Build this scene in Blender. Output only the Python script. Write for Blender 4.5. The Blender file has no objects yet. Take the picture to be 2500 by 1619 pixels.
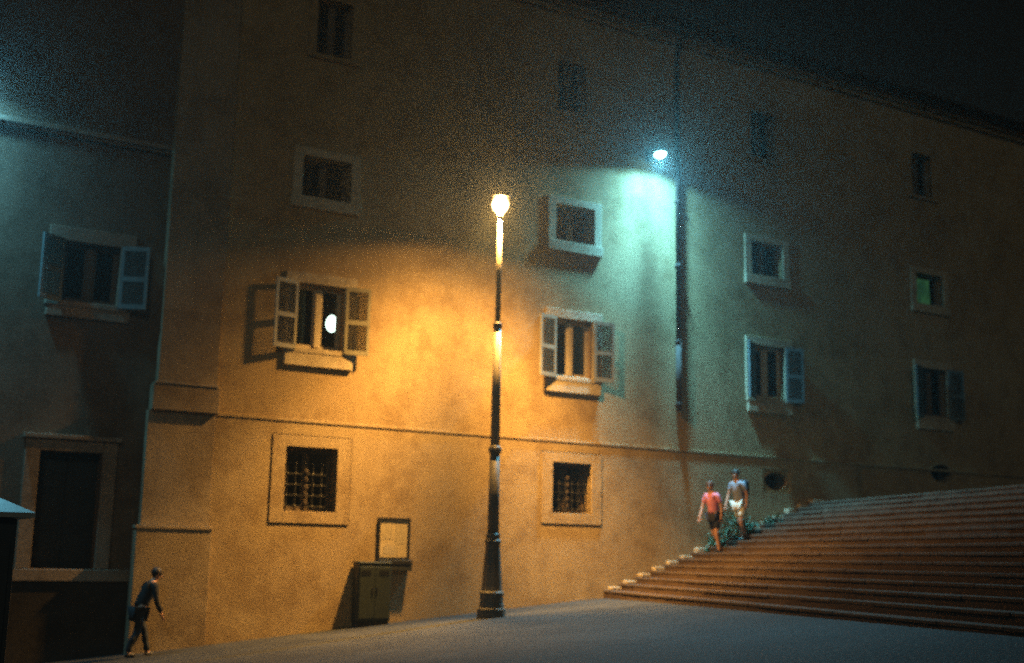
import bpy, bmesh, math, random
from mathutils import Vector, Matrix
from mathutils.noise import noise as noise_at

random.seed(7)
S = bpy.context.scene
COL = S.collection
R = math.radians

# ------------------------------------------------------------------ camera
EYE = Vector((0.0, 0.0, 1.65))
_fwd = (Vector((math.sin(R(30.44)), math.cos(R(30.44)), 0)) * math.cos(R(10.531)) + Vector((0, 0, math.sin(R(10.531)))))
_up0 = (Vector((-math.sin(R(30.44)), -math.cos(R(30.44)), 0)) * math.sin(R(10.531)) + Vector((0, 0, math.cos(R(10.531)))))
_rt0 = Vector((math.cos(R(30.44)), -math.sin(R(30.44)), 0))
_rol = R(1.138)
_rt = _rt0 * math.cos(_rol) + _up0 * math.sin(_rol)
_up = -_rt0 * math.sin(_rol) + _up0 * math.cos(_rol)
cam = bpy.data.cameras.new('camera'); camo = bpy.data.objects.new('camera', cam); COL.objects.link(camo)
cam.sensor_width = 36; cam.lens = 43.08; cam.clip_start = .1; cam.clip_end = 500
m = Matrix((_rt, _up, -_fwd)).transposed().to_4x4(); m.translation = EYE
camo.matrix_world = m
cam.dof.use_dof = True; cam.dof.focus_distance = 12.0; cam.dof.aperture_fstop = .85
S.camera = camo

# ------------------------------------------------------------------ night sky and the faint glow of the town
SUN_DIR = Vector((0.394, 0.832, -0.392)).normalized()      # the way the light travels
w = bpy.data.worlds.new('World'); S.world = w; w.use_nodes = True
nt = w.node_tree; bg = nt.nodes['Background']
sky = nt.nodes.new('ShaderNodeTexSky'); sky.sky_type = 'NISHITA'; sky.sun_disc = False
sky.sun_elevation = math.asin(-SUN_DIR.z); sky.sun_rotation = math.atan2(-SUN_DIR.x, -SUN_DIR.y)
sky.dust_density = 5.0
tint = nt.nodes.new('ShaderNodeMix'); tint.data_type = 'RGBA'; tint.blend_type = 'MULTIPLY'; tint.inputs[0].default_value = 1
tint.inputs[7].default_value = (1.0, .72, .42, 1)                # town glow takes the blue out of the night sky
nt.links.new(sky.outputs[0], tint.inputs[6]); nt.links.new(tint.outputs[2], bg.inputs[0]); bg.inputs[1].default_value = 0.002
sl = bpy.data.lights.new('sun', 'SUN'); sl.energy = 0.085; sl.angle = R(6); sl.color = (.86, 1.0, .86)
so = bpy.data.objects.new('sun', sl); COL.objects.link(so)
so.rotation_euler = SUN_DIR.to_track_quat('-Z', 'Y').to_euler(); so.location = (-20, -30, 25)

S.view_settings.view_transform = 'Standard'; S.view_settings.look = 'None'
S.view_settings.exposure = 0; S.view_settings.gamma = 1
S.cycles.use_denoising = False                     # keep the grain: the photograph is fast film
S.cycles.max_bounces = 4; S.cycles.volume_bounces = 0; S.cycles.transparent_max_bounces = 8; S.cycles.sample_clamp_indirect = .2
S.cycles.use_adaptive_sampling = True; S.cycles.adaptive_threshold = .06; S.cycles.adaptive_min_samples = 32

# ------------------------------------------------------------------ materials
def mat(name):
    m = bpy.data.materials.new(name); m.use_nodes = True
    return m, m.node_tree, m.node_tree.nodes['Principled BSDF']

def ramp(nt, src, stops):
    r = nt.nodes.new('ShaderNodeValToRGB')
    e = r.color_ramp.elements
    while len(e) < len(stops): e.new(.5)
    for k, (p, c) in enumerate(stops): e[k].position = p; e[k].color = (*c, 1)
    nt.links.new(src, r.inputs[0]); return r

def noise(nt, vec, scale, detail=4, rough=.6):
    n = nt.nodes.new('ShaderNodeTexNoise'); n.inputs['Scale'].default_value = scale
    n.inputs['Detail'].default_value = detail; n.inputs['Roughness'].default_value = rough
    nt.links.new(vec, n.inputs['Vector']); return n

def mix(nt, a, b, fac, mode='MIX'):
    x = nt.nodes.new('ShaderNodeMix'); x.data_type = 'RGBA'; x.blend_type = mode
    for s, v in ((0, fac), (6, a), (7, b)):
        if hasattr(v, 'is_output'): nt.links.new(v, x.inputs[s])
        elif s == 0: x.inputs[0].default_value = v
        else: x.inputs[s].default_value = (*v, 1)
    return x.outputs[2]

def position(nt, scale=(1, 1, 1)):
    g = nt.nodes.new('ShaderNodeNewGeometry'); mp = nt.nodes.new('ShaderNodeMapping')
    mp.inputs['Scale'].default_value = scale
    nt.links.new(g.outputs['Position'], mp.inputs['Vector']); return mp.outputs[0]

def plaster(name, light, dark, stain, speck=.35, bump=.25, big=.35):
    """weathered lime plaster: broad patches, rain streaks, grainy surface"""
    m, nt, b = mat(name)
    p = position(nt); ps = position(nt, (1.6, 1.6, .16))
    patch = noise(nt, p, big, 6, .65); streak = noise(nt, ps, 1.5, 5, .7); grain = noise(nt, p, 26, 4, .75); fine = noise(nt, p, 75, 2, .6)
    base = ramp(nt, patch.outputs[0], [(.36, dark), (.62, light)]).outputs[0]
    sf = ramp(nt, streak.outputs[0], [(.50, (0, 0, 0)), (.78, (.42, .42, .42))])
    c = mix(nt, base, stain, sf.outputs[0])
    blot = noise(nt, p, 1.7, 8, .72); blf = ramp(nt, blot.outputs[0], [(.40, (.74, .70, .66)), (.52, (1, 1, 1))])
    c = mix(nt, c, blf.outputs[0], .8, 'MULTIPLY')
    gr = ramp(nt, grain.outputs[0], [(.33, (1 - speck,) * 3), (.66, (1 + 0 * speck,) * 3)])
    c = mix(nt, c, gr.outputs[0], 1.0, 'MULTIPLY')
    fr = ramp(nt, fine.outputs[0], [(.35, (1 - speck,) * 3), (.62, (1, 1, 1))])
    c = mix(nt, c, fr.outputs[0], .8, 'MULTIPLY')
    nt.links.new(c, b.inputs['Base Color']); b.inputs['Roughness'].default_value = .93
    b.inputs['Specular IOR Level'].default_value = .2
    bp = nt.nodes.new('ShaderNodeBump'); bp.inputs['Strength'].default_value = bump; bp.inputs['Distance'].default_value = .03
    nt.links.new(grain.outputs[0], bp.inputs['Height']); nt.links.new(bp.outputs[0], b.inputs['Normal'])
    return m

def simple(name, col, rough=.6, metal=0, var=.3, scale=12, bump=.1):
    m, nt, b = mat(name)
    p = position(nt); n = noise(nt, p, scale, 5, .7)
    c = ramp(nt, n.outputs[0], [(.3, tuple(x * (1 - var) for x in col)), (.7, tuple(min(1, x * (1 + var * .5)) for x in col))])
    nt.links.new(c.outputs[0], b.inputs['Base Color']); b.inputs['Roughness'].default_value = rough
    b.inputs['Metallic'].default_value = metal
    if bump:
        bp = nt.nodes.new('ShaderNodeBump'); bp.inputs['Strength'].default_value = bump; bp.inputs['Distance'].default_value = .02
        nt.links.new(n.outputs[0], bp.inputs['Height']); nt.links.new(bp.outputs[0], b.inputs['Normal'])
    return m

def emit(name, col, strength, through=0.0):
    """lit glass; with `through` the lamp inside shines out through it"""
    m, nt, b = mat(name); nt.nodes.remove(b)
    e = nt.nodes.new('ShaderNodeEmission'); e.inputs[0].default_value = (*col, 1); e.inputs[1].default_value = strength
    out = nt.nodes['Material Output']
    if through:
        t = nt.nodes.new('ShaderNodeBsdfTransparent'); t.inputs[0].default_value = (through,) * 3 + (1,)
        a = nt.nodes.new('ShaderNodeAddShader')
        nt.links.new(e.outputs[0], a.inputs[0]); nt.links.new(t.outputs[0], a.inputs[1]); nt.links.new(a.outputs[0], out.inputs[0])
    else: nt.links.new(e.outputs[0], out.inputs[0])
    return m

def glass(name):
    m, nt, b = mat(name); nt.nodes.remove(b)
    g = nt.nodes.new('ShaderNodeBsdfGlossy'); g.inputs[0].default_value = (.8, .85, .9, 1); g.inputs[1].default_value = .04
    t = nt.nodes.new('ShaderNodeBsdfTransparent'); t.inputs[0].default_value = (.75, .8, .78, 1)
    f = nt.nodes.new('ShaderNodeFresnel'); f.inputs[0].default_value = 1.5
    x = nt.nodes.new('ShaderNodeMixShader')
    nt.links.new(f.outputs[0], x.inputs[0]); nt.links.new(t.outputs[0], x.inputs[1]); nt.links.new(g.outputs[0], x.inputs[2])
    nt.links.new(x.outputs[0], nt.nodes['Material Output'].inputs[0]); return m

M = {}
M['ochre'] = plaster('ochre plaster', (.60, .45, .25), (.50, .36, .185), (.37, .25, .12))
M['ochre_base'] = plaster('ochre base plaster', (.56, .43, .25), (.46, .34, .19), (.34, .24, .13), big=.5)
M['pilaster'] = plaster('pilaster stone', (.50, .40, .27), (.40, .31, .20), (.28, .21, .13), big=.8)
M['stone'] = plaster('travertine trim', (.70, .60, .42), (.60, .50, .34), (.45, .36, .23), speck=.25, big=1.4)
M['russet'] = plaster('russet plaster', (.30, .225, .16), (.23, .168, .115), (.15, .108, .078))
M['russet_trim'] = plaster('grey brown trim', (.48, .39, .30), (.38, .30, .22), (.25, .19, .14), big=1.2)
M['plinth'] = plaster('dark stone plinth', (.085, .075, .065), (.06, .052, .045), (.035, .032, .03), big=1.0)
M['shutter'] = simple('weathered shutter paint', (.30, .28, .20), .65, 0, .3, 9)
M['shutter_dark'] = simple('dull blue green shutter paint', (.13, .18, .19), .6, 0, .3, 9)
M['slat'] = simple('shaded slat paint', (.17, .15, .10), .7, 0, .3, 9)  # same paint as the frame; shade between the slats is put into this colour
M['wood'] = simple('cream window paint', (.62, .52, .36), .55, 0, .2, 14)
M['wood_dark'] = simple('brown window paint', (.16, .12, .08), .55, 0, .25, 14)
M['curtain'] = simple('cream curtain', (.55, .45, .28), .9, 0, .2, 6)
M['iron'] = simple('dark iron', (.018, .018, .018), .6, .2, .4, 18)
M['castiron'] = simple('grey green cast iron', (.12, .11, .09), .6, .15, .45, 14)
M['polepaint'] = simple('pale grey pole paint', (.26, .23, .17), .5, .2, .25, 18)
M['pipe'] = simple('dark copper pipe', (.05, .036, .030), .9, 0, .45, 8)
M['interior'] = simple('dark room', (.05, .045, .04), .95, 0, .3, 3, 0)
M['glass'] = glass('window glass')
M['brick'] = plaster('worn brick tread', (.12, .080, .056), (.095, .063, .044), (.075, .051, .037), speck=.4, big=2.2)
M['riser'] = plaster('dark riser stone', (.13, .084, .055), (.105, .067, .045), (.082, .055, .038), big=1.5)
M['nosing'] = plaster('worn travertine edge', (.145, .104, .072), (.11, .08, .056), (.085, .062, .045), big=1.0)
M['bin'] = simple('dark green plastic', (.018, .027, .021), .55, 0, .3, 10)
M['board'] = simple('pinned notice paper', (.58, .47, .28), .8, 0, .25, 7)
M['roof'] = simple('terracotta roof', (.10, .06, .04), .9, 0, .4, 4)
M['kiosk'] = simple('dark kiosk panel', (.03, .035, .035), .6, .1, .3, 6)
M['zinc'] = simple('pale zinc roof', (.34, .38, .36), .5, .4, .25, 5)
M['leaf'] = simple('shrub leaf', (.045, .12, .065), .6, 0, .5, 9)
M['stem'] = simple('shrub stem', (.05, .04, .025), .8, 0, .3, 20)
M['skin'] = simple('skin', (.50, .26, .17), .6, 0, .1, 20, 0)
M['hair_dark'] = simple('dark hair', (.02, .014, .010), .6, 0, .3, 60)
M['hair_brown'] = simple('brown hair', (.09, .04, .02), .6, 0, .3, 60)
M['pink'] = simple('coral cotton', (.74, .26, .36), .85, 0, .25, 12)
M['navy'] = simple('navy cotton', (.018, .018, .03), .85, 0, .25, 12)
M['greyshirt'] = simple('grey cotton', (.26, .29, .36), .85, 0, .25, 12)
M['whitecloth'] = simple('off white cotton', (.72, .68, .56), .85, 0, .2, 12)
M['darkcloth'] = simple('dark jacket cloth', (.012, .014, .016), .9, 0, .3, 10)
M['bluecloth'] = simple('dull blue denim', (.018, .024, .03), .9, 0, .3, 10)
M['shoe'] = simple('dark shoe', (.02, .02, .02), .6, 0, .3, 10)
M['teal'] = simple('teal canvas', (.03, .10, .10), .8, 0, .3, 10)

# cobbled ground
def cobbles():
    m, nt, b = mat('dark basalt setts')
    p = position(nt); v = nt.nodes.new('ShaderNodeTexVoronoi'); v.feature = 'F1'; v.inputs['Scale'].default_value = 8.0
    nt.links.new(p, v.inputs['Vector'])
    e = nt.nodes.new('ShaderNodeTexVoronoi'); e.feature = 'DISTANCE_TO_EDGE'; e.inputs['Scale'].default_value = 8.0
    nt.links.new(p, e.inputs['Vector'])
    n = noise(nt, p, .6, 6, .65); g = noise(nt, p, 40, 3, .7)
    c = ramp(nt, n.outputs[0], [(.35, (.020, .023, .024)), (.65, (.050, .053, .052))]).outputs[0]
    bw = nt.nodes.new('ShaderNodeRGBToBW'); nt.links.new(v.outputs['Color'], bw.inputs[0])
    c = mix(nt, c, ramp(nt, bw.outputs[0], [(.1, (.7, .7, .72)), (.9, (1.0, 1, 1))]).outputs[0], .8, 'MULTIPLY')
    c = mix(nt, c, ramp(nt, e.outputs[0], [(.0, (.45, .45, .45)), (.09, (1, 1, 1))]).outputs[0], .8, 'MULTIPLY')
    c = mix(nt, c, ramp(nt, g.outputs[0], [(.35, (.65, .65, .65)), (.65, (1, 1, 1))]).outputs[0], .7, 'MULTIPLY')
    nt.links.new(c, b.inputs['Base Color']); b.inputs['Roughness'].default_value = .85; b.inputs['Specular IOR Level'].default_value = .25
    bp = nt.nodes.new('ShaderNodeBump'); bp.inputs['Strength'].default_value = .35; bp.inputs['Distance'].default_value = .02
    nt.links.new(ramp(nt, e.outputs[0], [(0, (0, 0, 0)), (.2, (1, 1, 1))]).outputs[0], bp.inputs['Height'])
    nt.links.new(bp.outputs[0], b.inputs['Normal']); return m
M['ground'] = cobbles()

# ------------------------------------------------------------------ mesh helpers
WORLD = {}
class MB:
    def __init__(s): s.v = []; s.f = []
    def add(s, vs, fs):
        o = len(s.v); s.v += [Vector(x) for x in vs]; s.f += [[i + o for i in f] for f in fs]; return s
    def box(s, x0, x1, y0, y1, z0, z1):
        return s.hexa([(x0, y0), (x1, y0), (x1, y1), (x0, y1)], z0, z1)
    def hexa(s, plan, z0, z1):
        n = len(plan)
        vs = [(x, y, z0) for x, y in plan] + [(x, y, z1) for x, y in plan]
        return s.add(vs, [list(range(n))[::-1], list(range(n, 2 * n))] + [[k, (k + 1) % n, n + (k + 1) % n, n + k] for k in range(n)])
    def xform(s, mtx, start=0):
        for k in range(start, len(s.v)): s.v[k] = mtx @ s.v[k]
        return s
    def lathe(s, prof, n=24, c=(0, 0, 0), sx=1, sy=1, off=0):
        vs = []; fs = []
        for r, z in prof:
            for k in range(n):
                a = 2 * math.pi * (k + off) / n; vs.append((c[0] + r * sx * math.cos(a), c[1] + r * sy * math.sin(a), c[2] + z))
        for j in range(len(prof) - 1):
            for k in range(n): fs.append([j * n + k, j * n + (k + 1) % n, (j + 1) * n + (k + 1) % n, (j + 1) * n + k])
        fs.append(list(range(n))[::-1]); fs.append([(len(prof) - 1) * n + k for k in range(n)])
        return s.add(vs, fs)
    def tube(s, pts, r, n=10):
        pts = [Vector(p) for p in pts]; rs = r if isinstance(r, (list, tuple)) else [r] * len(pts); vs = []; fs = []
        for k, p in enumerate(pts):
            t = (pts[min(k + 1, len(pts) - 1)] - pts[max(k - 1, 0)]).normalized()
            u = t.orthogonal().normalized() if abs(t.z) > .95 else t.cross(Vector((0, 0, 1))).normalized(); q = t.cross(u)
            for j in range(n):
                a = 2 * math.pi * j / n; vs.append(p + (u * math.cos(a) + q * math.sin(a)) * rs[k])
        for k in range(len(pts) - 1):
            for j in range(n): fs.append([k * n + j, k * n + (j + 1) % n, (k + 1) * n + (j + 1) % n, (k + 1) * n + j])
        fs.append(list(range(n))[::-1]); fs.append([(len(pts) - 1) * n + j for j in range(n)])
        return s.add(vs, fs)
    def build(s, name, material, parent=None, bevel=0, smooth=False):
        xs = [v.x for v in s.v]; ys = [v.y for v in s.v]; zs = [v.z for v in s.v]
        c = Vector(((min(xs) + max(xs)) / 2, (min(ys) + max(ys)) / 2, min(zs)))
        me = bpy.data.meshes.new(name); me.from_pydata([tuple(v - c) for v in s.v], [], s.f); me.update()
        bm = bmesh.new(); bm.from_mesh(me); bmesh.ops.recalc_face_normals(bm, faces=bm.faces); bm.to_mesh(me); bm.free()
        me.materials.append(M[material] if isinstance(material, str) else material)
        o = bpy.data.objects.new(name, me); COL.objects.link(o); place(o, c, parent)
        if smooth:
            for p in me.polygons: p.use_smooth = True
        if bevel:
            b = o.modifiers.new('edge', 'BEVEL'); b.width = bevel; b.segments = 2; b.limit_method = 'ANGLE'; b.angle_limit = R(40)
        return o

def place(o, c, parent):
    WORLD[o.name] = Vector(c)
    if parent: o.parent = parent; o.location = Vector(c) - WORLD[parent.name]
    else: o.location = c

def thing(name, loc, label, cat, group=None):
    o = bpy.data.objects.new(name, None); COL.objects.link(o); o.empty_display_size = .3; place(o, loc, None)
    return tag(o, label, cat, group)
def tag(o, label, cat, group=None):
    o['label'] = label; o['category'] = cat
    if group: o['group'] = group
    return o

WY = 24.5            # plane of the ochre facade
LY = 24.8            # plane of the recessed facade
def gz(x, y):        # height of the sloping street
    xx = max(-14, min(18, x)); yy = max(-10, min(30, y))
    return -.2 + .098 * (xx - 6.8) + .035 * (24.5 - yy)

# ------------------------------------------------------------------ ground
g = MB(); NX, NY = 60, 50; xs = [-70 + 140 * i / NX for i in range(NX + 1)]; ys = [-50 + 110 * j / NY for j in range(NY + 1)]
g.add([(x, y, gz(x, y)) for y in ys for x in xs], [[j * (NX + 1) + i, j * (NX + 1) + i + 1, (j + 1) * (NX + 1) + i + 1, (j + 1) * (NX + 1) + i] for j in range(NY) for i in range(NX)])
gr = g.build('ground', 'ground'); gr['kind'] = 'structure'

# ------------------------------------------------------------------ walls with openings
def wall_mesh(x0, x1, z0, z1, y, holes, thick, depth):
    """holes: (xa, xb, za, zb, oval?) ; returns a closed shell with cut openings"""
    mb = MB()
    X = sorted({x0, x1, *[h[0] for h in holes], *[h[1] for h in holes]}); Z = sorted({z0, z1, *[h[2] for h in holes], *[h[3] for h in holes]})
    def inside(cx, cz): return any(h[0] < cx < h[1] and h[2] < cz < h[3] for h in holes)
    for i in range(len(X) - 1):
        for j in range(len(Z) - 1):
            if inside((X[i] + X[i + 1]) / 2, (Z[j] + Z[j + 1]) / 2): continue
            for yy in (y, y + thick):
                mb.add([(X[i], yy, Z[j]), (X[i + 1], yy, Z[j]), (X[i + 1], yy, Z[j + 1]), (X[i], yy, Z[j + 1])], [[0, 1, 2, 3]])
    for xa, xb, za, zb, oval in holes:
        if not oval:
            for a, b in (((xa, za), (xb, za)), ((xb, za), (xb, zb)), ((xb, zb), (xa, zb)), ((xa, zb), (xa, za))):
                mb.add([(a[0], y, a[1]), (b[0], y, b[1]), (b[0], y + thick, b[1]), (a[0], y + thick, a[1])], [[0, 1, 2, 3]])
        else:
            cx, cz, rx, rz = (xa + xb) / 2, (za + zb) / 2, (xb - xa) / 2, (zb - za) / 2; n = 32; e = []; q = []
            for k in range(n):
                a = 2 * math.pi * (k + .5) / n; ca, sa = math.cos(a), math.sin(a); t = 1 / max(abs(ca), abs(sa))
                q.append((cx + rx * ca * t, cz + rz * sa * t)); e.append((cx + rx * .97 * ca, cz + rz * .97 * sa))
            for k in range(n):
                l = (k + 1) % n
                vs = [(q[k][0], y, q[k][1]), (q[l][0], y, q[l][1]), (e[l][0], y, e[l][1]), (e[k][0], y, e[k][1]), (e[l][0], y + thick, e[l][1]), (e[k][0], y + thick, e[k][1])]
                mb.add(vs, [[0, 1, 2, 3], [3, 2, 4, 5]])
            for sx, sz in ((1, 1), (1, -1), (-1, 1), (-1, -1)):      # square corners between the chamfered ring
                ks = [k for k in range(n) if (q[k][0] - cx) * sx > 0 and (q[k][1] - cz) * sz > 0]
                best = [k for k in ks if abs(abs(q[k][0] - cx) - rx) < 1e-6]; oth = [k for k in ks if abs(abs(q[k][1] - cz) - rz) < 1e-6]
                k1 = max(best, key=lambda k: abs(q[k][1] - cz)); k2 = max(oth, key=lambda k: abs(q[k][0] - cx))
                if k1 != k2: mb.add([(cx + sx * rx, y, cz + sz * rz), (q[k1][0], y, q[k1][1]), (q[k2][0], y, q[k2][1])], [[0, 1, 2]])
    # sides, back and top
    d = y + depth
    mb.add([(x0, y, z0), (x0, d, z0), (x0, d, z1), (x0, y, z1)], [[0, 1, 2, 3]])
    mb.add([(x1, y, z0), (x1, d, z0), (x1, d, z1), (x1, y, z1)], [[0, 1, 2, 3]])
    mb.add([(x0, d, z0), (x1, d, z0), (x1, d, z1), (x0, d, z1)], [[0, 1, 2, 3]])
    mb.add([(x0, y, z1), (x1, y, z1), (x1, d, z1), (x0, d, z1)], [[0, 1, 2, 3]])
    return mb

COLS = [9.58, 16.13, 22.40, 28.82, 35.3]
SMALL = [(c - .57, c + .57, 9.34, 10.27) for c in COLS]
SHUT = [(c - .54, c + .54, 6.0, 7.41) for c in COLS]
UPPER = [(c - .42, c + .42, 12.67, 14.02) for c in (9.6, 16.0, 22.33, 28.7, 35.2)]
GRATE = [(8.96, 10.12, 2.55, 3.89), (15.56, 16.66, 2.74, 3.93)]
OVAL = [(22.16, 23.00, 3.58, 4.07), (28.52, 29.44, 4.10, 4.62)]
holes = [(*h, False) for h in SMALL + SHUT + UPPER + GRATE] + [(*h, True) for h in OVAL]

ob = thing('corner_building', (6.25, WY, -.3), 'tall ochre plastered corner building with rows of windows behind the street lamp', 'building')
wm = wall_mesh(6.25, 46, -1.2, 15.55, WY, holes, .45, 11)
wm.build('wall', 'ochre', ob)
for z in (4.75, 8.55, 11.55): MB().box(6.4, 45.8, WY + .452, WY + 10.9, z, z + .2).build('floor_slab', 'interior', ob)
for x in (13.0, 19.4, 25.7, 32.0): MB().box(x, x + .15, WY + .452, WY + 10.9, -1, 15.4).build('inner_wall', 'interior', ob)
MB().box(6.4, 45.8, WY + 4.0, WY + 4.1, -1, 15.4).build('inner_wall', 'interior', ob)

# base course below the string line, in slabs round the barred windows
def band_with_holes(x0, x1, z0, z1, y0, y1, hs):
    mb = MB(); X = sorted({x0, x1, *[h[0] for h in hs], *[h[1] for h in hs]})
    for a, b in zip(X, X[1:]):
        cut = [h for h in hs if h[0] < (a + b) / 2 < h[1]]
        if not cut: mb.box(a, b, y0, y1, z0, z1)
        else: mb.box(a, b, y0, y1, z0, cut[0][2]); mb.box(a, b, y0, y1, cut[0][3], z1)
    return mb
gs = [(a - .32, b + .32, c - .27, d + .25) for a, b, c, d in GRATE]
ov = [(a - .06, b + .06, c - .06, d + .06) for a, b, c, d in OVAL[:1]]
band_with_holes(7.43, 25.55, -1.15, 4.40, WY - .035, WY + .1, gs + ov).build('base_course', 'ochre_base', ob)
sc = MB().box(7.43, 45.9, WY - .052, WY + .1, 4.404, 4.47); sc.build('string_course', 'ochre_base', ob, .008)
# corner pilaster
pl = MB().box(6.19, 7.40, WY - .11, WY + .1, 4.95, 15.3).build('pilaster', 'pilaster', ob, .01)
MB().box(6.10, 7.44, WY - .17, WY + .12, 4.43, 4.946).build('pilaster_band', 'pilaster', pl, .012)
MB().box(6.13, 7.42, WY - .19, WY + .12, 4.952, 4.99).build('pilaster_band', 'pilaster', pl, .008)
sh = MB().box(6.06, 7.42, WY - .065, WY + .12, 2.17, 4.426).build('pilaster_base', 'pilaster', ob, .01)
MB().hexa([(5.97, WY - .16), (7.46, WY - .16), (7.46, WY + .12), (5.97, WY + .12)], -.9, 2.1).build('plinth_block', 'pilaster', sh, .012)
MB().box(5.95, 7.47, WY - .18, WY + .12, 2.1, 2.166).build('plinth_cap', 'pilaster', sh, .008)
# cornice and roof
co = MB(); co.box(6.1, 46, WY - .14, WY + .2, 15.3, 15.42); co.box(6.0, 46, WY - .28, WY + .2, 15.424, 15.56)
co.build('cornice', 'ochre', ob, .01)
rf = MB().add([(5.8, WY - .55, 15.565), (46.2, WY - .55, 15.565), (46.2, WY + 11, 15.565), (5.8, WY + 11, 15.565), (5.8, WY - .55, 15.66), (46.2, WY - .55, 15.66), (46.2, WY + 6, 17.6), (5.8, WY + 6, 17.6), (46.2, WY + 11, 15.66), (5.8, WY + 11, 15.66)],
    [[0, 1, 2, 3], [0, 1, 5, 4], [4, 5, 6, 7], [7, 6, 8, 9], [2, 3, 9, 8], [0, 4, 7, 9, 3], [1, 5, 6, 8, 2]]).build('roof', 'roof', ob)
gut = MB().tube([(5.8, WY - .60, 15.66), (46.2, WY - .60, 15.66)], .08, 10).build('gutter', 'pipe', rf)

# ------------------------------------------------------------------ windows
def ring(x0, x1, z0, z1, wl, wt, wb, y0, y1):
    mb = MB(); mb.box(x0 - wl, x0, y0, y1, z0 - wb, z1 + wt); mb.box(x1, x1 + wl, y0, y1, z0 - wb, z1 + wt)
    mb.box(x0, x1, y0, y1, z1, z1 + wt)
    if wb: mb.box(x0, x1, y0, y1, z0 - wb, z0)
    return mb

def casement(win, x0, x1, z0, z1, y, wood='wood', mid=.13, trans=False):
    """timber frame, two glazed leaves and the broad meeting stile"""
    fr = ring(x0 + .05, x1 - .05, z0 + .05, z1 - .05, .047, .047, .047, y, y + .07).build('casement_frame', wood, win)
    xc = (x0 + x1) / 2
    MB().box(xc - mid / 2, xc + mid / 2, y - .035, y + .06, z0 + .052, z1 - .052).build('meeting_stile', wood, win, .01)
    for a, b in ((x0 + .052, xc - mid / 2 - .003), (xc + mid / 2 + .003, x1 - .052)):
        lf = ring(a + .045, b - .045, z0 + .1, z1 - .1, .045, .045, .045, y + .01, y + .05)
        lf.build('leaf_frame', wood, win)
        MB().box(a + .046, b - .046, y + .026, y + .032, z0 + .101, z1 - .101).build('pane', 'glass', win)
        if trans: MB().box(a + .047, b - .047, y + .008, y + .05, (z0 + z1) / 2 - .015, (z0 + z1) / 2 + .015).build('glazing_bar', wood, win)

def shutter(bld, hx, y, z0, z1, wid, side, phi, material):
    """a louvred leaf hinged at hx; side -1 opens to the left, phi its angle off the wall"""
    st = .065; mb = MB()
    mb.box(0, st, -.02, .02, 0, z1 - z0); mb.box(wid - st, wid, -.02, .02, 0, z1 - z0)
    mid = (z1 - z0) * .48
    for a, b in ((0, .10), (mid - .05, mid + .05), (z1 - z0 - .09, z1 - z0)): mb.box(st, wid - st, -.019, .019, a, b)
    sl = MB()
    for lo, hi in ((.10, mid - .05), (mid + .05, z1 - z0 - .09)):
        n = int((hi - lo) / .043)
        for k in range(n):
            z = lo + (k + .5) * (hi - lo) / n
            sl.add([(st, .016, z - .017), (wid - st, .016, z - .017), (wid - st, -.016, z + .007), (st, -.016, z + .007), (st, .016, z - .010), (wid - st, .016, z - .010), (wid - st, -.016, z + .014), (st, -.016, z + .014)],
                   [[0, 1, 2, 3], [4, 5, 6, 7], [0, 1, 5, 4], [3, 2, 6, 7], [0, 3, 7, 4], [1, 2, 6, 5]])
    mt = Matrix.Translation((hx, y, z0)) @ (Matrix.Scale(-1, 4, (1, 0, 0)) if side < 0 else Matrix.Identity(4)) @ Matrix.Rotation(-R(phi), 4, 'Z')
    mb.xform(mt); sl.xform(mt)
    s = mb.build('shutter', material, bld)
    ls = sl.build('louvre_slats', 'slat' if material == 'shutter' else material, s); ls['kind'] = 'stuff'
    return s

def shuttered_window(bld, x0, x1, z0, z1, y, phis, trim, paint, wood, wl=.28, wt=.22, sillh=.40, mid=.13):
    win = ring(x0, x1, z0, z1, wl, wt, 0, y - .06, y + .05).build('window', trim, bld, .008)
    si = MB(); si.box(x0 - wl + .01, x1 + wl - .01, y - .085, y + .04, z0 - .12, z0 - .004); si.box(x0 - wl + .04, x1 + wl - .04, y - .075, y + .04, z0 - sillh, z0 - .123)
    si.build('sill', trim, win, .015)
    casement(win, x0, x1, z0, z1, y + .16, wood, mid)
    lw = (x1 - x0) / 2 + .01
    for side, phi in zip((-1, 1), phis):
        if phi is not None: shutter(bld, x0 - .012 if side < 0 else x1 + .012, y - .09, z0 - .06, z1 + .02, lw, side, phi, paint)
    return win

PH = [(13, 10), (15, 8), (32, 10), (24, 12), (20, 10)]
wins = []
for (a, b, c, d), ph, pt, wd in zip(SHUT, PH, ['shutter', 'shutter', 'shutter_dark', 'shutter_dark', 'shutter_dark'], ['wood', 'wood', 'wood', 'wood_dark', 'wood_dark']):
    wins.append(shuttered_window(ob, a, b, c, d, WY, ph, 'stone', pt, wd))
# curtains behind the glass
def curtain(win, x0, x1, z0, z1, y, m='curtain', folds=5):
    mb = MB(); n = folds * 6
    vs = [(x0 + (x1 - x0) * k / n, y + .02 * math.sin(k / n * folds * 2 * math.pi) + dy, z) for dy in (0, .006) for z in (z0, z1) for k in range(n + 1)]
    N = n + 1; fs = []
    for k in range(n): fs += [[k, k + 1, N + k + 1, N + k], [2 * N + k, 2 * N + k + 1, 3 * N + k + 1, 3 * N + k]]
    return mb.add(vs, fs).build('curtain', m, win)
curtain(wins[0], 9.06, 9.34, 6.06, 7.36, WY + .30, folds=2)
curtain(wins[1], 16.30, 16.64, 6.06, 7.36, WY + .30, folds=3)
curtain(wins[2], 21.90, 22.12, 6.06, 7.36, WY + .30, folds=2)
curtain(wins[3], 28.62, 29.22, 6.06, 7.36, WY + .30, folds=5)

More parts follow.
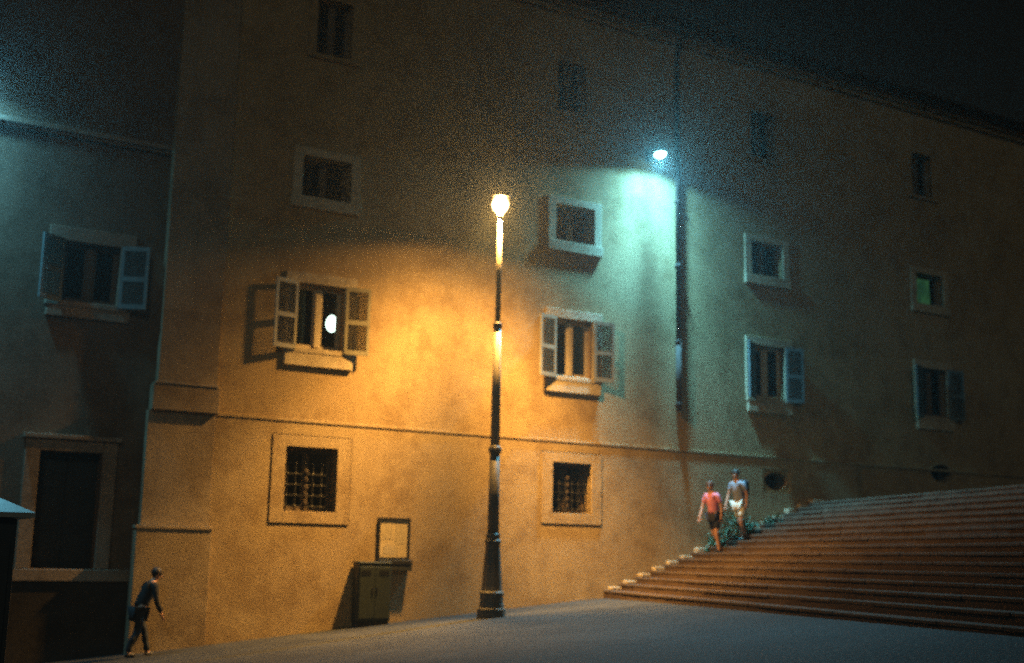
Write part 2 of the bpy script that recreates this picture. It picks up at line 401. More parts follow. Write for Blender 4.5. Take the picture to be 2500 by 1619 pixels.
for k, (a, b, c, d) in enumerate(SMALL):
    win = ring(a, b, c, d, .22, .18, 0, WY - .05, WY + .05).build('window', 'stone', ob, .008)
    si = MB().box(a - .24, b + .24, WY - .09, WY + .04, c - .26, c - .004).build('sill', 'stone', win, .01)
    casement(win, a, b, c, d, WY + .22, 'wood_dark', .05)
    if k == 3:
        M['greenblind'] = emit('lit green blind', (.08, .30, .12), .22)
        n_ = M['greenblind'].node_tree; em_ = [q for q in n_.nodes if q.type == 'EMISSION'][0]
        nz = noise(n_, position(n_, (9, 1, 1.2)), 1.6, 4, .6)
        n_.links.new(ramp(n_, nz.outputs[0], [(.35, (.025, .10, .05)), (.65, (.10, .34, .12))]).outputs[0], em_.inputs[0])  # inner light and fold tones are put into the emission colour
        cu = curtain(win, a + .02, a + .72, c + .02, d - .14, WY + .12, 'greenblind', 6); cu['label'] = 'green curtain dimly lit from inside'
for a, b, c, d in UPPER:
    win = ring(a, b, c, d, .17, .17, 0, WY - .03, WY + .05).build('window', 'ochre', ob, .008)
    MB().box(a - .22, b + .22, WY - .08, WY + .04, c - .10, c - .004).build('sill', 'ochre', win, .01)
    casement(win, a, b, c, d, WY + .2, 'wood_dark', .07, True)
for a, b, c, d in GRATE:
    win = ring(a, b, c, d, .30, .23, .25, WY - .055, WY + .05).build('window', 'ochre_base', ob, .006)
    gb = MB(); nv, nh = 6, 6
    for i in range(nv):
        x = a + (b - a) * (i + .5) / nv; gb.tube([(x, WY + .10, c), (x, WY + .10, d)], .013, 6)
    for j in range(nh):
        z = c + (d - c) * (j + .5) / nh; gb.box(a, b, WY + .085, WY + .097, z - .014, z + .014)
        for i in range(nv):
            x = a + (b - a) * (i + .5) / nv; gb.lathe([(.004, -.035), (.028, 0), (.004, .035)], 6, (x, WY + .09, z))
    gb.build('grille', 'iron', win)
    gold = MB(); xm = (a + b) / 2 - .06
    for j in range(5):
        z = c + .17 + j * .165
        gold.lathe([(.01, -.07), (.045, -.02), (.045, .02), (.01, .07)], 8, (xm, WY + .06, z), 1, .4)
    gold.build('grille_boss', 'pipe', win)
    casement(win, a, b, c, d, WY + .30, 'wood_dark', .05)
for a, b, c, d in OVAL:
    cx, cz, rx, rz = (a + b) / 2, (c + d) / 2, (b - a) / 2, (d - c) / 2; n = 40; mb = MB(); vs = []; fs = []
    for f, yy in ((.962, WY + .05), (.962, WY - .015), (1.05, WY - .008), (1.05, WY + .05)):
        for k in range(n):
            t = 2 * math.pi * k / n; e = (f - .962) * .42 / 1.0
            vs.append((cx + (rx * .962 + e) * math.cos(t), yy, cz + (rz * .962 + e) * math.sin(t)))
    for j in range(4):
        for k in range(n): fs.append([j * n + k, j * n + (k + 1) % n, ((j + 1) % 4) * n + (k + 1) % n, ((j + 1) % 4) * n + k])
    win = mb.add(vs, fs).build('oval_window', 'ochre_base', ob)
    gb = MB()
    for i in range(-2, 3):
        x = cx + rx * .33 * i; h = rz * .95 * math.sqrt(max(0, 1 - (.33 * i) ** 2)); gb.tube([(x, WY + .12, cz - h), (x, WY + .12, cz + h)], .011, 6)
    gb.tube([(cx - rx * .95, WY + .10, cz), (cx + rx * .95, WY + .10, cz)], .011, 6)
    gb.build('grille', 'iron', win)

# drainpipe from gutter to the string course
dp = MB(); dp.tube([(19.27, WY - .55, 15.6), (19.27, WY - .45, 15.45), (19.27, WY - .14, 15.1), (19.27, WY - .11, 14.8), (19.27, WY - .11, 7.2)], .06, 14)
dp.tube([(19.27, WY - .11, 7.2), (19.27, WY - .11, 5.42)], .07, 14)
dpo = dp.build('drainpipe', 'pipe', ob, smooth=True)
for z in (14.2, 12.6, 10.9, 9.2, 7.2, 5.6):
    MB().lathe([(.075, -.03), (.085, -.02), (.085, .02), (.075, .03)], 14, (19.27, WY - .11, z)).box(19.24, 19.30, WY - .1, WY + .05, z - .012, z + .012).build('bracket', 'pipe', dpo)

# ------------------------------------------------------------------ recessed russet building
lb = thing('russet_building', (1, LY, -.8), 'dark russet building set back on the left with shuttered window above a framed doorway', 'building')
LW = (4.28, 5.36, 6.48, 7.68); LD = (4.15, 5.32, 1.31, 3.53)
lm = wall_mesh(-16, 6.25, -2.6, 15.2, LY, [(*LW, False), (*LD, False)], .45, 10)
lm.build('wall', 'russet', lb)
MB().box(-15.8, 6.1, LY + 3, LY + 3.1, -2.5, 15).build('inner_wall', 'interior', lb)
MB().box(-15.8, 6.1, LY + .46, LY + 3, 5.2, 5.35).build('floor_slab', 'interior', lb)
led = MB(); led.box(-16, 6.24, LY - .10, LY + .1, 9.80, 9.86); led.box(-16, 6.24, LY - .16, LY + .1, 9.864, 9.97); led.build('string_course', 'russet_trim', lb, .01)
MB().box(-16, 6.05, LY - .05, LY + .1, -2.5, 1.07).build('plinth', 'plinth', lb, .01)
MB().box(-16, 6.05, LY - .11, LY + .1, 1.074, 1.30).build('plinth_cap', 'russet_trim', lb, .012)
MB().box(-16.2, 6.2, LY - .4, LY + 10, 15.21, 15.4).build('roof', 'roof', lb)
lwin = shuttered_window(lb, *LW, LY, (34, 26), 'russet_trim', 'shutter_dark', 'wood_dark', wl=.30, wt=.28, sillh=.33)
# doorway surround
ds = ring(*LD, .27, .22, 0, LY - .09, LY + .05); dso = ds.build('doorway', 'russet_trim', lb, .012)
MB().box(LD[0] - .32, LD[1] + .32, LY - .17, LY + .05, LD[3] + .224, LD[3] + .31).build('hood_moulding', 'russet_trim', dso, .012)
for a, b in ((LD[0] + .01, (LD[0] + LD[1]) / 2 - .004), ((LD[0] + LD[1]) / 2 + .004, LD[1] - .01)):
    dl = MB(); dl.box(a, b, LY + .30, LY + .34, LD[2], LD[3] - .01)
    for k in range(3):
        z0 = LD[2] + .12 + k * .70; dl.box(a + .08, b - .08, LY + .285, LY + .301, z0, z0 + .58)
    dl.build('door_leaf', 'kiosk', dso, .006)

# ------------------------------------------------------------------ staircase
ZB, RISE, TREAD = .82, .154, .417
D = Vector((-.29, -.957, 0)); SX = TREAD / .957; X0 = 17.05; LEN = 19.5
st = thing('staircase', (X0, WY, ZB), 'wide brown stone stairs rising along the ochre wall to the right', 'staircase')
def stair_z(x, y):
    d = (x - X0) * .957 + (y - WY) * -.29
    return gz(x, y) if d < 0 else ZB + RISE * min(16, int(d / TREAD) + 1)
def par(xa, xb, ya=WY - .037, ln=LEN):
    t0 = (WY - ya) / .957
    p = lambda x, t: (x + D.x * t, WY + D.y * t)
    return [p(xa, t0), p(xa, ln), p(xb, ln), p(xb, t0)]
for k in range(16):
    xa = X0 + k * SX; z1 = ZB + RISE * (k + 1)
    s = MB().hexa(par(xa + .12, xa + SX + .02), z1 - RISE * 1.6, z1).build('step', 'brick', st)
    MB().hexa(par(xa + .008, xa + .118), z1 - RISE * 1.5 - (.25 if k == 0 else 0), z1 - .055).build('riser', 'riser', s)
    ns = MB(); t_ = .04; rn = random.Random(k + 50)
    while t_ < LEN:
        t2 = min(LEN, t_ + rn.uniform(.9, 1.7)); dz = rn.uniform(-.006, .004); dx = rn.uniform(-.012, .004)
        pp = lambda x, t: (x + D.x * t, WY + D.y * t)
        ns.hexa([pp(xa - .005 + dx, t_), pp(xa - .005 + dx + rn.uniform(-.006, .006), t2 - .008), pp(xa + .117, t2 - .008), pp(xa + .117, t_)], z1 - .053, z1 + .004 + dz); t_ = t2
    ns.build('nosing', 'nosing', s, .012)
    e = MB(); yb = WY - .04
    e.box(xa + .10, xa + SX + .10, yb - .18 - random.uniform(-.04, .05), yb, z1 + .005, z1 + .10 + random.uniform(-.03, .04))
    e.build('skirting_stone', 'stone', s, .015)
xt = X0 + 16 * SX
MB().hexa([*par(xt + .021, 45)], ZB + RISE * 16 - .3, ZB + RISE * 16 - .002).build('landing', 'brick', st)

# ------------------------------------------------------------------ street lamp
LX, LYY = 12.86, 22.5; lz = gz(LX, LYY)
lamp = thing('street_lamp', (LX, LYY, lz), 'tall lit street lamp with a flared cast iron base and glowing orange head', 'street lamp')
c = (LX, LYY, lz)
MB().lathe([(.30, -.03), (.30, .17), (.285, .19)], 8, c, off=.5).build('plinth', 'castiron', lamp, .01)
MB().lathe([(.262, .19), (.262, .26), (.245, .28), (.245, .45), (.262, .47), (.262, .50), (.225, .54), (.215, .62), (.155, 1.48), (.15, 1.50)], 8, c, off=.5).build('pedestal', 'castiron', lamp, .008)
MB().lathe([(.15, 1.50), (.175, 1.52), (.175, 1.56), (.14, 1.59), (.145, 1.64), (.15, 1.66), (.15, 1.69), (.122, 1.72)], 20, c).build('collar', 'castiron', lamp, smooth=False)
shaft = MB()
shaft.lathe([(.122, 1.72), (.118, 2.4), (.108, 3.38)], 20, c).build('lower_shaft', 'castiron', lamp, smooth=True)
MB().lathe([(.108, 3.38), (.135, 3.40), (.142, 3.45), (.135, 3.50), (.10, 3.54)], 20, c).build('collar', 'castiron', lamp)
MB().lathe([(.10, 3.54), (.096, 4.8), (.080, 6.06)], 20, c).build('middle_shaft', 'polepaint', lamp, smooth=True)
MB().lathe([(.080, 6.06), (.098, 6.08), (.098, 6.16), (.06, 6.20)], 20, c).build('collar', 'iron', lamp)
MB().lathe([(.058, 6.20), (.055, 7.4), (.044, 8.52)], 20, c).build('upper_pole', 'polepaint', lamp, smooth=True)
MB().lathe([(.044, 8.52), (.058, 8.535), (.062, 8.57), (.055, 8.60)], 20, c).build('lantern_cup', 'castiron', lamp, smooth=True)
M['lampglass'] = emit('lit orange glass', (1.0, .60, .22), 6.0, .85)
MB().lathe([(.05, 8.602), (.10, 8.65), (.155, 8.72), (.185, 8.80), (.18, 8.87), (.15, 8.94), (.11, 8.98)], 28, c).build('lantern_glass', 'lampglass', lamp, smooth=True)
MB().lathe([(.225, 8.985), (.23, 9.0), (.14, 9.025), (.04, 9.04), (.02, 9.08), (.004, 9.10)], 28, c).build('lantern_cap', 'castiron', lamp, smooth=True)
def spot(name, loc, power, color, dist, parent, radius=.08, axis=(0, 0, -1), wing=(1.0, 0.0)):
    """a luminaire: dist gives its intensity against the cosine of the angle off its axis"""
    l = bpy.data.lights.new(name, 'SPOT'); l.energy = power; l.color = color; l.spot_size = R(172); l.spot_blend = .1; l.shadow_soft_size = radius
    o = bpy.data.objects.new(name, l); COL.objects.link(o); place(o, Vector(loc), parent)
    ax = Vector(axis).normalized(); o.rotation_euler = ax.to_track_quat('-Z', 'Y').to_euler()
    l.use_nodes = True; nt = l.node_tree; em = nt.nodes['Emission']
    g = nt.nodes.new('ShaderNodeNewGeometry'); d = nt.nodes.new('ShaderNodeVectorMath'); d.operation = 'DOT_PRODUCT'; d.inputs[1].default_value = ax
    nt.links.new(g.outputs['Incoming'], d.inputs[0])
    ab = nt.nodes.new('ShaderNodeMath'); ab.operation = 'ABSOLUTE'; nt.links.new(d.outputs['Value'], ab.inputs[0])
    r = ramp(nt, ab.outputs[0], [(math.cos(R(t)), (v, v, v)) for t, v in dist]); r.color_ramp.interpolation = 'EASE' if len(dist) < 3 else 'LINEAR'
    # batwing optics: more light along the street (X) than across it
    sx = nt.nodes.new('ShaderNodeSeparateXYZ'); nt.links.new(g.outputs['Incoming'], sx.inputs[0])
    def mth(op, a, b):
        n = nt.nodes.new('ShaderNodeMath'); n.operation = op
        for k, v in ((0, a), (1, b)):
            if hasattr(v, 'is_output'): nt.links.new(v, n.inputs[k])
            else: n.inputs[k].default_value = v
        return n.outputs[0]
    xx = mth('MULTIPLY', sx.outputs[0], sx.outputs[0]); yy = mth('MULTIPLY', sx.outputs[1], sx.outputs[1])
    fx = mth('DIVIDE', xx, mth('ADD', mth('ADD', xx, yy), 1e-4))
    k = mth('ADD', mth('MULTIPLY', fx, wing[1]), wing[0])
    nt.links.new(mth('MULTIPLY', k, r.outputs[0]), em.inputs['Strength'])
    return o
CUTOFF = [(78, 0), (70, .016), (63, .026), (56, .066), (46, .20), (33, .66), (20, 1.0), (0, 1.0)]
spot('bulb', (LX, LYY, lz + 8.79), 16800, (1.0, .51, .115), CUTOFF, lamp, .16, wing=(.38, 1.35))
def half_shell(c, r, z0, z1, a0, a1, th=.012, sy=1, n=20):
    mb = MB(); vs = []; fs = []
    for k in range(n + 1):
        a = R(a0 + (a1 - a0) * k / n)
        for rr, z in ((r, z0), (r + th, z0), (r + th, z1), (r, z1)): vs.append((c[0] + rr * math.cos(a), c[1] + rr * sy * math.sin(a), c[2] + z))
    for k in range(n):
        for j in range(4): fs.append([4 * k + j, 4 * k + (j + 1) % 4, 4 * k + 4 + (j + 1) % 4, 4 * k + 4 + j])
    fs += [[0, 1, 2, 3], [4 * n + 3, 4 * n + 2, 4 * n + 1, 4 * n]]
    return mb.add(vs, fs)
half_shell(c, .205, 8.84, 9.0, -10, 190).build('added_wall_shield', 'castiron', lamp)  # added piece behind the glass, placed to block light toward the wall
def glow(loc, power, color, parent):                       # added spot facing the street, lights a halo in the haze
    l = bpy.data.lights.new('glow', 'SPOT'); l.energy = power; l.color = color; l.shadow_soft_size = .05; l.spot_size = R(168); l.spot_blend = .35
    o = bpy.data.objects.new('glow', l); COL.objects.link(o); place(o, Vector(loc), parent)
    o.rotation_euler = Vector((-.3, -1, .05)).to_track_quat('-Z', 'Y').to_euler(); return o
glow((LX, LYY, lz + 8.84), 950, (1.0, .50, .14), lamp)

# ------------------------------------------------------------------ wall lamps
def wall_lamp(x, y, z, label, power, halo, wing):
    t = thing('wall_lamp', (x, y, z), label, 'wall lamp', 'bracket lamps on the walls')
    MB().box(x - .07, x + .07, y - .03, y + .02, z - .05, z + .30).build('back_plate', 'iron', t, .008)
    MB().tube([(x, y - .02, z + .22), (x, y - .16, z + .26), (x, y - .34, z + .24), (x, y - .50, z + .17)], .025, 10).build('arm', 'iron', t, smooth=True)
    MB().lathe([(.16, .03), (.17, .05), (.16, .10), (.10, .16), (.04, .19), (.004, .20)], 24, (x, y - .55, z), 1, 1.25).build('housing', 'iron', t, smooth=True)
    M.setdefault('coolglass', emit('lit blue green glass', (.42, 1.0, .95), 6.0, .85))
    MB().lathe([(.02, -.10), (.08, -.085), (.13, -.04), (.15, .025)], 24, (x, y - .55, z), 1, 1.2).build('diffuser', 'coolglass', t, smooth=True)
    half_shell((x, y - .55, z), .175, -.02, .06, -10, 190, sy=1.25).build('added_back_shield', 'iron', t)  # added behind the diffuser to hold its light off the wall
    spot('bulb', (x, y - .55, z - .075), power, (.22, .80, 1.12), [(89, 0), (84, .02), (76, .045), (66, .075), (52, .16), (42, .38), (30, 1.0), (0, 1.0)], t, .13, (0, -.38, -.92), wing)
    if halo: glow((x, y - .55, z - .02), halo, (.25, .85, 1.0), t)
    return t
wall_lamp(18.36, WY, 11.90, 'lit blue green lamp on a short wall bracket beside the drainpipe', 5000, 360, (.8, 1.5))
wall_lamp(2.3, LY, 10.7, 'blue green lamp on the russet wall beyond the left edge', 1900, 0, (1.0, -.2))

# ------------------------------------------------------------------ pendant lamp seen through the window
M['pendantglass'] = emit('lit white globe', (.85, 1.0, .88), 6.0)
pt = thing('pendant_lamp', (10.11, 25.12, 6.50), 'small white globe lamp glowing inside the shuttered window left of the street lamp', 'pendant lamp')
MB().lathe([(.01, .0), (.07, .03), (.12, .10), (.135, .19), (.115, .29), (.06, .36), (.03, .38)], 20, (10.11, 25.12, 6.53)).build('globe', 'pendantglass', pt, smooth=True)
MB().tube([(10.11, 25.12, 6.90), (10.11, 25.12, 8.55)], .008, 6).build('cord', 'iron', pt)

# ------------------------------------------------------------------ notice board and street cabinet
nb = thing('notice_board', (11.5, WY - .06, 1.35), 'thin dark framed notice board on the ochre wall above the street cabinet', 'notice board')
ring(11.17, 11.83, 1.64, 2.44, .05, .045, .045, WY - .085, WY - .034).build('frame', 'iron', nb, .004)
pn = MB().box(11.172, 11.828, WY - .06, WY - .036, 1.642, 2.438).build('panel', 'board', nb)
M['paper'] = simple('weathered paper', (.50, .42, .27), .85, 0, .35, 16)
for a_, b_, c_, d_ in ((11.22, 11.47, 2.02, 2.38), (11.52, 11.77, 1.92, 2.33), (11.25, 11.60, 1.70, 1.88)):
    MB().box(a_, b_, WY - .0625, WY - .0602, c_, d_).build('paper_sheet', 'paper', pn)
bx = MB().box(11.10, 11.88, WY - .24, WY - .036, 1.36, 1.59).build('document_box', 'kiosk', nb, .01)
MB().box(11.14, 11.84, WY - .252, WY - .24, 1.50, 1.57).build('flap', 'iron', bx)

BX, BY = 10.95, WY - .22; bz = gz(BX, BY)
rb = thing('utility_cabinet', (BX, BY, bz), 'dark green metal street cabinet against the ochre wall below the notice board', 'cabinet')
MB().box(BX - .36, BX + .36, BY - .13, BY + .13, bz - .05, bz + .09).build('base', 'plinth', rb, .01)
MB().box(BX - .38, BX + .38, BY - .15, BY + .15, bz + .092, bz + 1.27).build('body', 'bin', rb, .02)
MB().box(BX - .39, BX + .39, BY - .16, BY + .16, bz + 1.272, bz + 1.33).build('cap', 'bin', rb, .02)
for k in (-1, 1):
    dr = MB().box(BX + (.004 if k > 0 else -.35), BX + (.35 if k > 0 else -.004), BY - .166, BY - .148, bz + .16, bz + 1.22).build('door', 'bin', rb, .006)
    MB().box(BX + k * .05 - .012, BX + k * .05 + .012, BY - .185, BY - .166, bz + .66, bz + .80).build('handle', 'iron', dr, .004)
    vt = MB()
    for j in range(4): vt.box(BX + (.10 if k > 0 else -.32), BX + (.32 if k > 0 else -.10), BY - .172, BY - .166, bz + 1.05 + j * .03, bz + 1.063 + j * .03)
    vt.build('vent', 'iron', dr)

# ------------------------------------------------------------------ kiosk at the left edge
KX0, KX1, KY0, KY1 = .25, 2.50, 16.0, 18.25; kz = gz(1.3, 17) - .12
kk = thing('kiosk', (1.37, 17.1, kz), 'dark closed kiosk with a pale hipped metal roof at the left edge', 'kiosk')
MB().box(KX0, KX1, KY0, KY1, kz, 2.02).build('body', 'kiosk', kk, .015)
for i in range(4):
    x = KX0 + .06 + i * .55
    MB().box(x, x + .48, KY0 - .025, KY0 - .001, kz + .35, 1.75).build('panel', 'kiosk', kk, .008)
MB().box(KX0 - .03, KX1 + .03, KY0 - .03, KY1 + .03, kz, kz + .25).build('base', 'plinth', kk)
ov_ = .17; cx, cy = (KX0 + KX1) / 2, (KY0 + KY1) / 2
MB().add([(KX0 - ov_, KY0 - ov_, 2.03), (KX1 + ov_, KY0 - ov_, 2.03), (KX1 + ov_, KY1 + ov_, 2.03), (KX0 - ov_, KY1 + ov_, 2.03),
          (KX0 - ov_, KY0 - ov_, 2.09), (KX1 + ov_, KY0 - ov_, 2.09), (KX1 + ov_, KY1 + ov_, 2.09), (KX0 - ov_, KY1 + ov_, 2.09), (cx, cy, 2.72)],
         [[3, 2, 1, 0], [0, 1, 5, 4], [1, 2, 6, 5], [2, 3, 7, 6], [3, 0, 4, 7], [4, 5, 8], [5, 6, 8], [6, 7, 8], [7, 4, 8]]).build('roof', 'zinc', kk)

# ------------------------------------------------------------------ shrub on the steps
def shrub(x0, x1, h, n, label):
    xc = (x0 + x1) / 2; y = WY - .42; z = stair_z(xc, y)
    t = thing('shrub', (xc, y, z), label, 'shrub')
    sm = MB()
    lf = MB(); rnd = random.Random(int(xc * 10))
    for k in range(int(10 * (x1 - x0)) + 4):
        x = rnd.uniform(x0 + .1, x1 - .1); yb = y + rnd.uniform(-.12, .12); zb = stair_z(x, yb)
        sm.tube([(x, yb, zb), (x + rnd.uniform(-.1, .1), yb + rnd.uniform(-.1, .1), zb + h * .5), (x + rnd.uniform(-.2, .2), yb + rnd.uniform(-.15, .15), zb + h * rnd.uniform(.7, .95))], [.012, .008, .003], 5)
    for k in range(n):
        x = rnd.uniform(x0, x1); yy = y + rnd.gauss(0, .15); f = 1 - abs((x - xc) / (x1 - x0) * 2) ** 2.2
        yy = min(yy, WY - .08)
        zz = stair_z(x, yy) + rnd.uniform(.03, 1) * h * max(.25, f) * (.75 + .35 * math.sin(x * 9) * math.cos(x * 5 + 1))
        s = rnd.uniform(.04, .085); mt = Matrix.Translation((x, yy, zz)) @ Matrix.Rotation(rnd.uniform(0, 6.3), 4, 'Z') @ Matrix.Rotation(rnd.uniform(-.3, 1.3), 4, 'X')
        a = len(lf.v); lf.add([(0, 0, 0), (.45 * s, .5 * s, .08 * s), (0, 1.2 * s, 0), (-.45 * s, .5 * s, .08 * s)], [[0, 1, 2], [0, 2, 3]]); lf.xform(mt, a)
    sm.build('stem', 'stem', t); f = lf.build('foliage', 'leaf', t); f['kind'] = 'stuff'
shrub(19.95, 21.35, .75, 1300, 'dull green leafy shrub against the wall behind the two walkers')
shrub(21.75, 22.25, .22, 160, 'low tuft of green weeds on the steps beyond the walkers')

# ------------------------------------------------------------------ people
def skin_mesh(name, verts, edges, radii, roots, sub=2):
    me = bpy.data.meshes.new(name); me.from_pydata(verts, edges, []); me.update()
    o = bpy.data.objects.new(name, me); COL.objects.link(o)
    o.modifiers.new('skin', 'SKIN').use_smooth_shade = True
    for k, r in enumerate(radii):
        sv = me.skin_vertices[0].data[k]; sv.radius = (r, r) if not isinstance(r, tuple) else r; sv.use_root = k in roots
    s = o.modifiers.new('sub', 'SUBSURF'); s.levels = s.render_levels = sub
    dg = bpy.context.evaluated_depsgraph_get(); dg.update()
    ne = bpy.data.meshes.new_from_object(o.evaluated_get(dg)); bpy.data.objects.remove(o)
    return ne
def link(name, me, material, parent, loc):
    me.materials.clear(); me.materials.append(M[material])
    if name in ('shirt', 'shorts', 'trousers'):            # folds in the cloth
        for v in me.vertices:
            q = v.co * 14; v.co += v.normal * .016 * noise_at(Vector((q.x, q.y, q.z * .55)))
    for p in me.polygons: p.use_smooth = True; p.material_index = 0
    o = bpy.data.objects.new(name, me); COL.objects.link(o); place(o, Vector(loc), parent); return o

class Fig:
    """joints in the walking plane: f forward, s sideways (left +), z up, metres, feet at z = 0"""
    def __init__(s, J): s.J = J
def person(loc, heading, J, shirt, legs, hair, label, sleeves, trousers, shoes='shoe', extra=None, scale=1.0):
    t = thing('person', loc, label, 'person')
    a = R(heading); fx = Vector((math.cos(a), math.sin(a), 0)); sx = Vector((-math.sin(a), math.cos(a), 0))
    P = {k: (fx * v[0] + sx * v[1] + Vector((0, 0, v[2]))) * scale for k, v in J.items()}
    def chain(spec):
        vs = []; es = []; rs = []; idx = {}
        for line in spec:
            prev = None
            for n, r in line:
                if n not in idx: idx[n] = len(vs); vs.append(tuple(P[n])); rs.append(tuple(q * scale for q in r) if isinstance(r, tuple) else r * scale)
                if prev is not None: es.append((prev, idx[n]))
                prev = idx[n]
        return vs, es, rs, idx
    body = [[('pelvis', .13), ('waist', .115), ('chest', .135), ('neck0', .07), ('neck', .052), ('jaw', .07), ('head', .092), ('crown', .06)]]
    for q in 'LR':
        body.append([('pelvis', .13), ('hip' + q, .088), ('knee' + q, .056), ('calf' + q, .05), ('ankle' + q, .036), ('toe' + q, .03)])
        body.append([('neck0', .07), ('sho' + q, .055), ('elb' + q, .038), ('wri' + q, .026), ('palm' + q, .030)])
    vs, es, rs, idx = chain(body); roots = {0}
    for q in 'LR':                                    # five separate fingers on each hand
        w_, p_ = P['wri' + q], P['palm' + q]; d = (p_ - w_).normalized(); side = d.cross(Vector((0, 0, 1)))
        side = side.normalized() if side.length > .2 else fx.copy(); nrm = d.cross(side)
        for i, ln in enumerate((.06, .075, .08, .072, .058)):
            off = side * (-.034 + .017 * i); base = p_ + off + d * .005
            if i == 0: base = p_ - d * .02 - side * .03; dd = (d * .7 - side * .7)
            else: dd = d
            n0 = len(vs); pts = [base, base + dd * ln * .55, base + dd * ln * .95 + nrm * ln * .3]
            vs += [tuple(x) for x in pts]; es += [(n0, n0 + 1), (n0 + 1, n0 + 2)]; rs += [.010, .009, .007]; roots.add(n0)
    link('body', skin_mesh('body', vs, es, rs, roots), 'skin', t, loc)
    # shirt
    sp = [[('pelvis', .150), ('waist', .140), ('chest', .158), ('neck0', .088)]]
    for q in 'LR': sp.append([('neck0', .088), ('sho' + q, .074)] + ([('elb' + q, .055)] if sleeves == 'short' else [('elb' + q, .054), ('wri' + q, .042)]))
    if sleeves == 'short':
        for q in 'LR': P['elbS' + q] = P['sho' + q].lerp(P['elb' + q], .7)
        sp = [[(n if not n.startswith('elb') else n.replace('elb', 'elbS'), r) for n, r in l] for l in sp]
    v2, e2, r2, _ = chain(sp); link('shirt', skin_mesh('shirt', v2, e2, r2, {0}), shirt, t, loc)
    # legs
    sp = []
    P['seat'] = P['pelvis'] + Vector((0, 0, -.02))
    for q in 'LR':
        P['hem' + q] = P['hip' + q].lerp(P['knee' + q], .85)
        if trousers == 'short': sp.append([('seat', .152), ('hip' + q, .108), ('hem' + q, .088)])
        else: sp.append([('seat', .152), ('hip' + q, .105), ('knee' + q, .075), ('calf' + q, .068), ('ankle' + q, .055)])
    v2, e2, r2, _ = chain(sp); link('shorts' if trousers == 'short' else 'trousers', skin_mesh('legs', v2, e2, r2, {0}), legs, t, loc)
    for q in 'LR':
        an, to = P['ankle' + q], P['toe' + q]; dr = (to - an); dr.z = 0; dr = dr.normalized() if dr.length > 0 else fx
        hl = an - dr * .05 + Vector((0, 0, -.035))
        v2 = [tuple(hl), tuple(an + Vector((0, 0, -.03)) + dr * .06), tuple(to + dr * .03)]
        link('shoe', skin_mesh('shoe', v2, [(0, 1), (1, 2)], [.042, .046, .034], {0}), shoes, t, loc)
    # face: nose, eyes, ears, mouth
    h = P['head']; lk = (P['look']).normalized(); sd = lk.cross(Vector((0, 0, 1))).normalized(); upv = sd.cross(lk)
    fc = MB(); fc.tube([h + lk * .075 + upv * .01, h + lk * .112 - upv * .03, h + lk * .085 - upv * .04], [.010, .016, .010], 8)
    for k in (-1, 1): fc.lathe([(.004, -.03), (.014, -.012), (.015, .012), (.006, .024)], 8, tuple(h + sd * .082 * k - upv * .012))
    fc.xform(Matrix.Translation(Vector(loc))); fc.build('nose_and_ears', 'skin', t, smooth=True)
    ey = MB()
    for k in (-1, 1): ey.lathe([(.003, -.011), (.011, 0), (.003, .011)], 8, tuple(h + lk * .084 + sd * .032 * k + upv * .012))
    ey.tube([h + lk * .084 - upv * .062 - sd * .024, h + lk * .090 - upv * .064, h + lk * .084 - upv * .062 + sd * .024], .006, 6)
    ey.xform(Matrix.Translation(Vector(loc))); ey.build('eyes_and_mouth', 'hair_dark', t)
    hb = MB(); n_ = 10
    hb.lathe([(.004, -.098)] + [(.1 * math.sin(math.pi * k / n_), -.1 * math.cos(math.pi * k / n_)) for k in range(1, n_)] + [(.004, .098)], 18)
    for v in hb.v: v *= 1 + .05 * noise_at(v * 40)
    hb.xform(Matrix.Translation(Vector(loc) + h - lk * .020 + upv * .030) @ Matrix.Scale(1.02, 4)); hb.build('hair', hair, t, smooth=True)
    if extra: extra(t, P, Vector(loc), fx, sx)
    return t

def joints(lean, ff, bf, bend, arm, look, low=0.0, drop=0.0):
    """a stride: ff / bf how far the front and back foot reach, lean of the trunk forward"""
    J = {'pelvis': (0, 0, .93 - low), 'waist': (lean * .18, 0, 1.06 - low), 'chest': (lean * .48, 0, 1.27 - low), 'neck0': (lean * .68, 0, 1.42 - low),
         'neck': (lean * .78, 0, 1.48 - low), 'jaw': (lean * .85 + .025, 0, 1.535 - low), 'head': (lean * .92 + .01, 0, 1.60 - low), 'crown': (lean * .96, 0, 1.67 - low)}
    for q, sgn, fo, up in (('L', 1, ff, -drop), ('R', -1, bf, 0)):
        J['hip' + q] = (0.0, .085 * sgn, .87 - low)
        J['ankle' + q] = (fo, .085 * sgn, .075 + up); J['toe' + q] = (fo + .13, .10 * sgn, .035 + up)
        kx = fo * .5 + bend; J['knee' + q] = (kx, .09 * sgn, .47 - low * .5 + up * .4)
        J['calf' + q] = (fo * .75 + bend * .4, .09 * sgn, .31 - low * .25 + up * .7)
        J['sho' + q] = (lean * .64, .185 * sgn, 1.37 - low)
        sw = arm * (-1 if q == 'L' else 1)
        J['elb' + q] = (lean * .55 + sw * .5, .235 * sgn, 1.10 - low); J['wri' + q] = (lean * .55 + sw * .95 + .06, .22 * sgn, .88 - low); J['palm' + q] = (lean * .55 + sw * 1.1 + .08, .21 * sgn, .80 - low)
    J['look'] = look
    return J
def lk(h, dz=-.1, dy=0): a = R(h); return (math.cos(a), math.sin(a), dz)

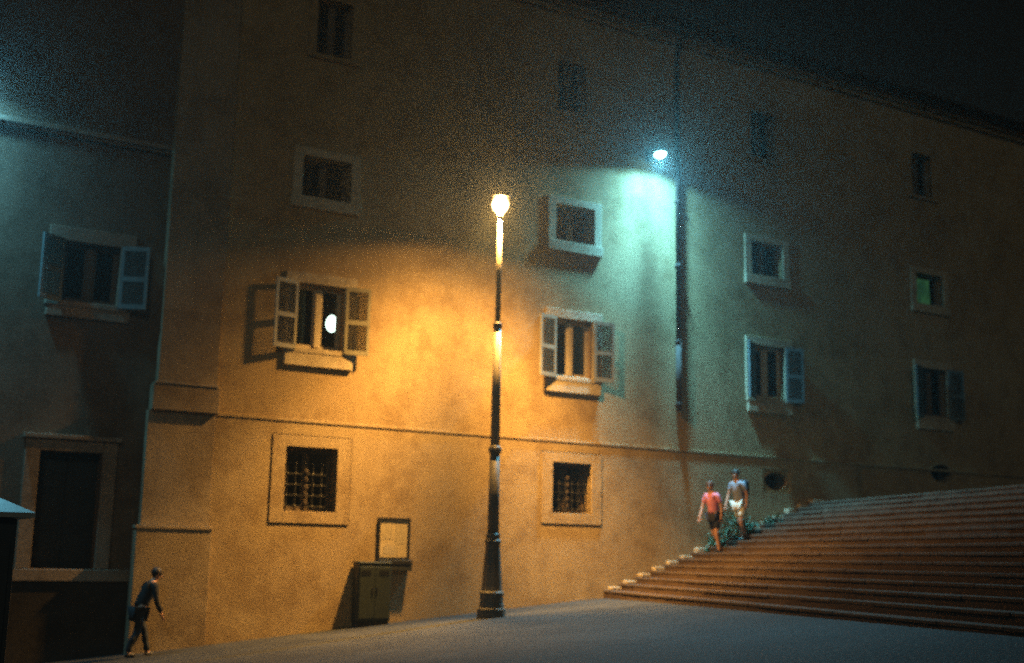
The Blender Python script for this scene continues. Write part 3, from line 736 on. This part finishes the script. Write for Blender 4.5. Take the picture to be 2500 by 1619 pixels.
def backpack(t, P, loc, fx, sx):
    c = loc + P['chest'] - fx * .20; mb = MB()
    mb.box(-.09, .09, -.15, .15, -.22, .20); mb.xform(Matrix.Translation(c) @ Matrix.Rotation(math.atan2(fx.y, fx.x), 4, 'Z'))
    mb.build('backpack', 'navy', t, .05)
p1 = (19.72, WY - 1.05); p2 = (20.62, WY - .95)
z1 = stair_z(p1[0], p1[1]); z2 = stair_z(p2[0], p2[1])
def fig(hd, **k): J = joints(**k); return J
J1 = joints(.16, -.06, -.34, .08, .14, (1, .0, -.1)); J1['look'] = (1, .25, -.12)
J2 = joints(.14, .02, -.36, .08, .12, (1, .0, -.1)); J2['look'] = (1, .3, -.1)
person((p1[0] - .12, p1[1], z1), 192, J1, 'pink', 'navy', 'hair_brown', 'person in a coral top and dark shorts walking down the steps, nearer the street lamp', 'short', 'short')
person((p2[0] - .12, p2[1], z2), 190, J2, 'greyshirt', 'whitecloth', 'hair_dark', 'person in a grey top and white shorts with a dark backpack on the steps', 'short', 'short', 'teal', backpack, 1.02)
J3 = joints(.34, .26, -.20, .06, .12, (1, .0, -.3), .04); J3['look'] = (1, -.3, -.25)
person((5.93, WY - .95, gz(5.93, WY - .95)), 8, J3, 'darkcloth', 'bluecloth', 'hair_dark', 'dark figure leaning forward while walking past the corner pilaster', 'long', 'long', scale=.96)

# ------------------------------------------------------------------ haze, added to carry the halos round the lamps
hz = MB().box(-71, 71, -51, 61, -5, 20).build('haze', 'glass'); hz['kind'] = 'stuff'
hm = bpy.data.materials.new('night haze'); hm.use_nodes = True; hm.cycles.volume_sampling = 'EQUIANGULAR'; hm.cycles.homogeneous_volume = True; n_ = hm.node_tree; n_.nodes.remove(n_.nodes['Principled BSDF'])
pv = n_.nodes.new('ShaderNodeVolumePrincipled'); pv.inputs['Density'].default_value = .0016; pv.inputs['Anisotropy'].default_value = .8
pv.inputs['Color'].default_value = (.80, .92, .92, 1)
n_.links.new(pv.outputs[0], n_.nodes['Material Output'].inputs['Volume']); hz.data.materials.clear(); hz.data.materials.append(hm)
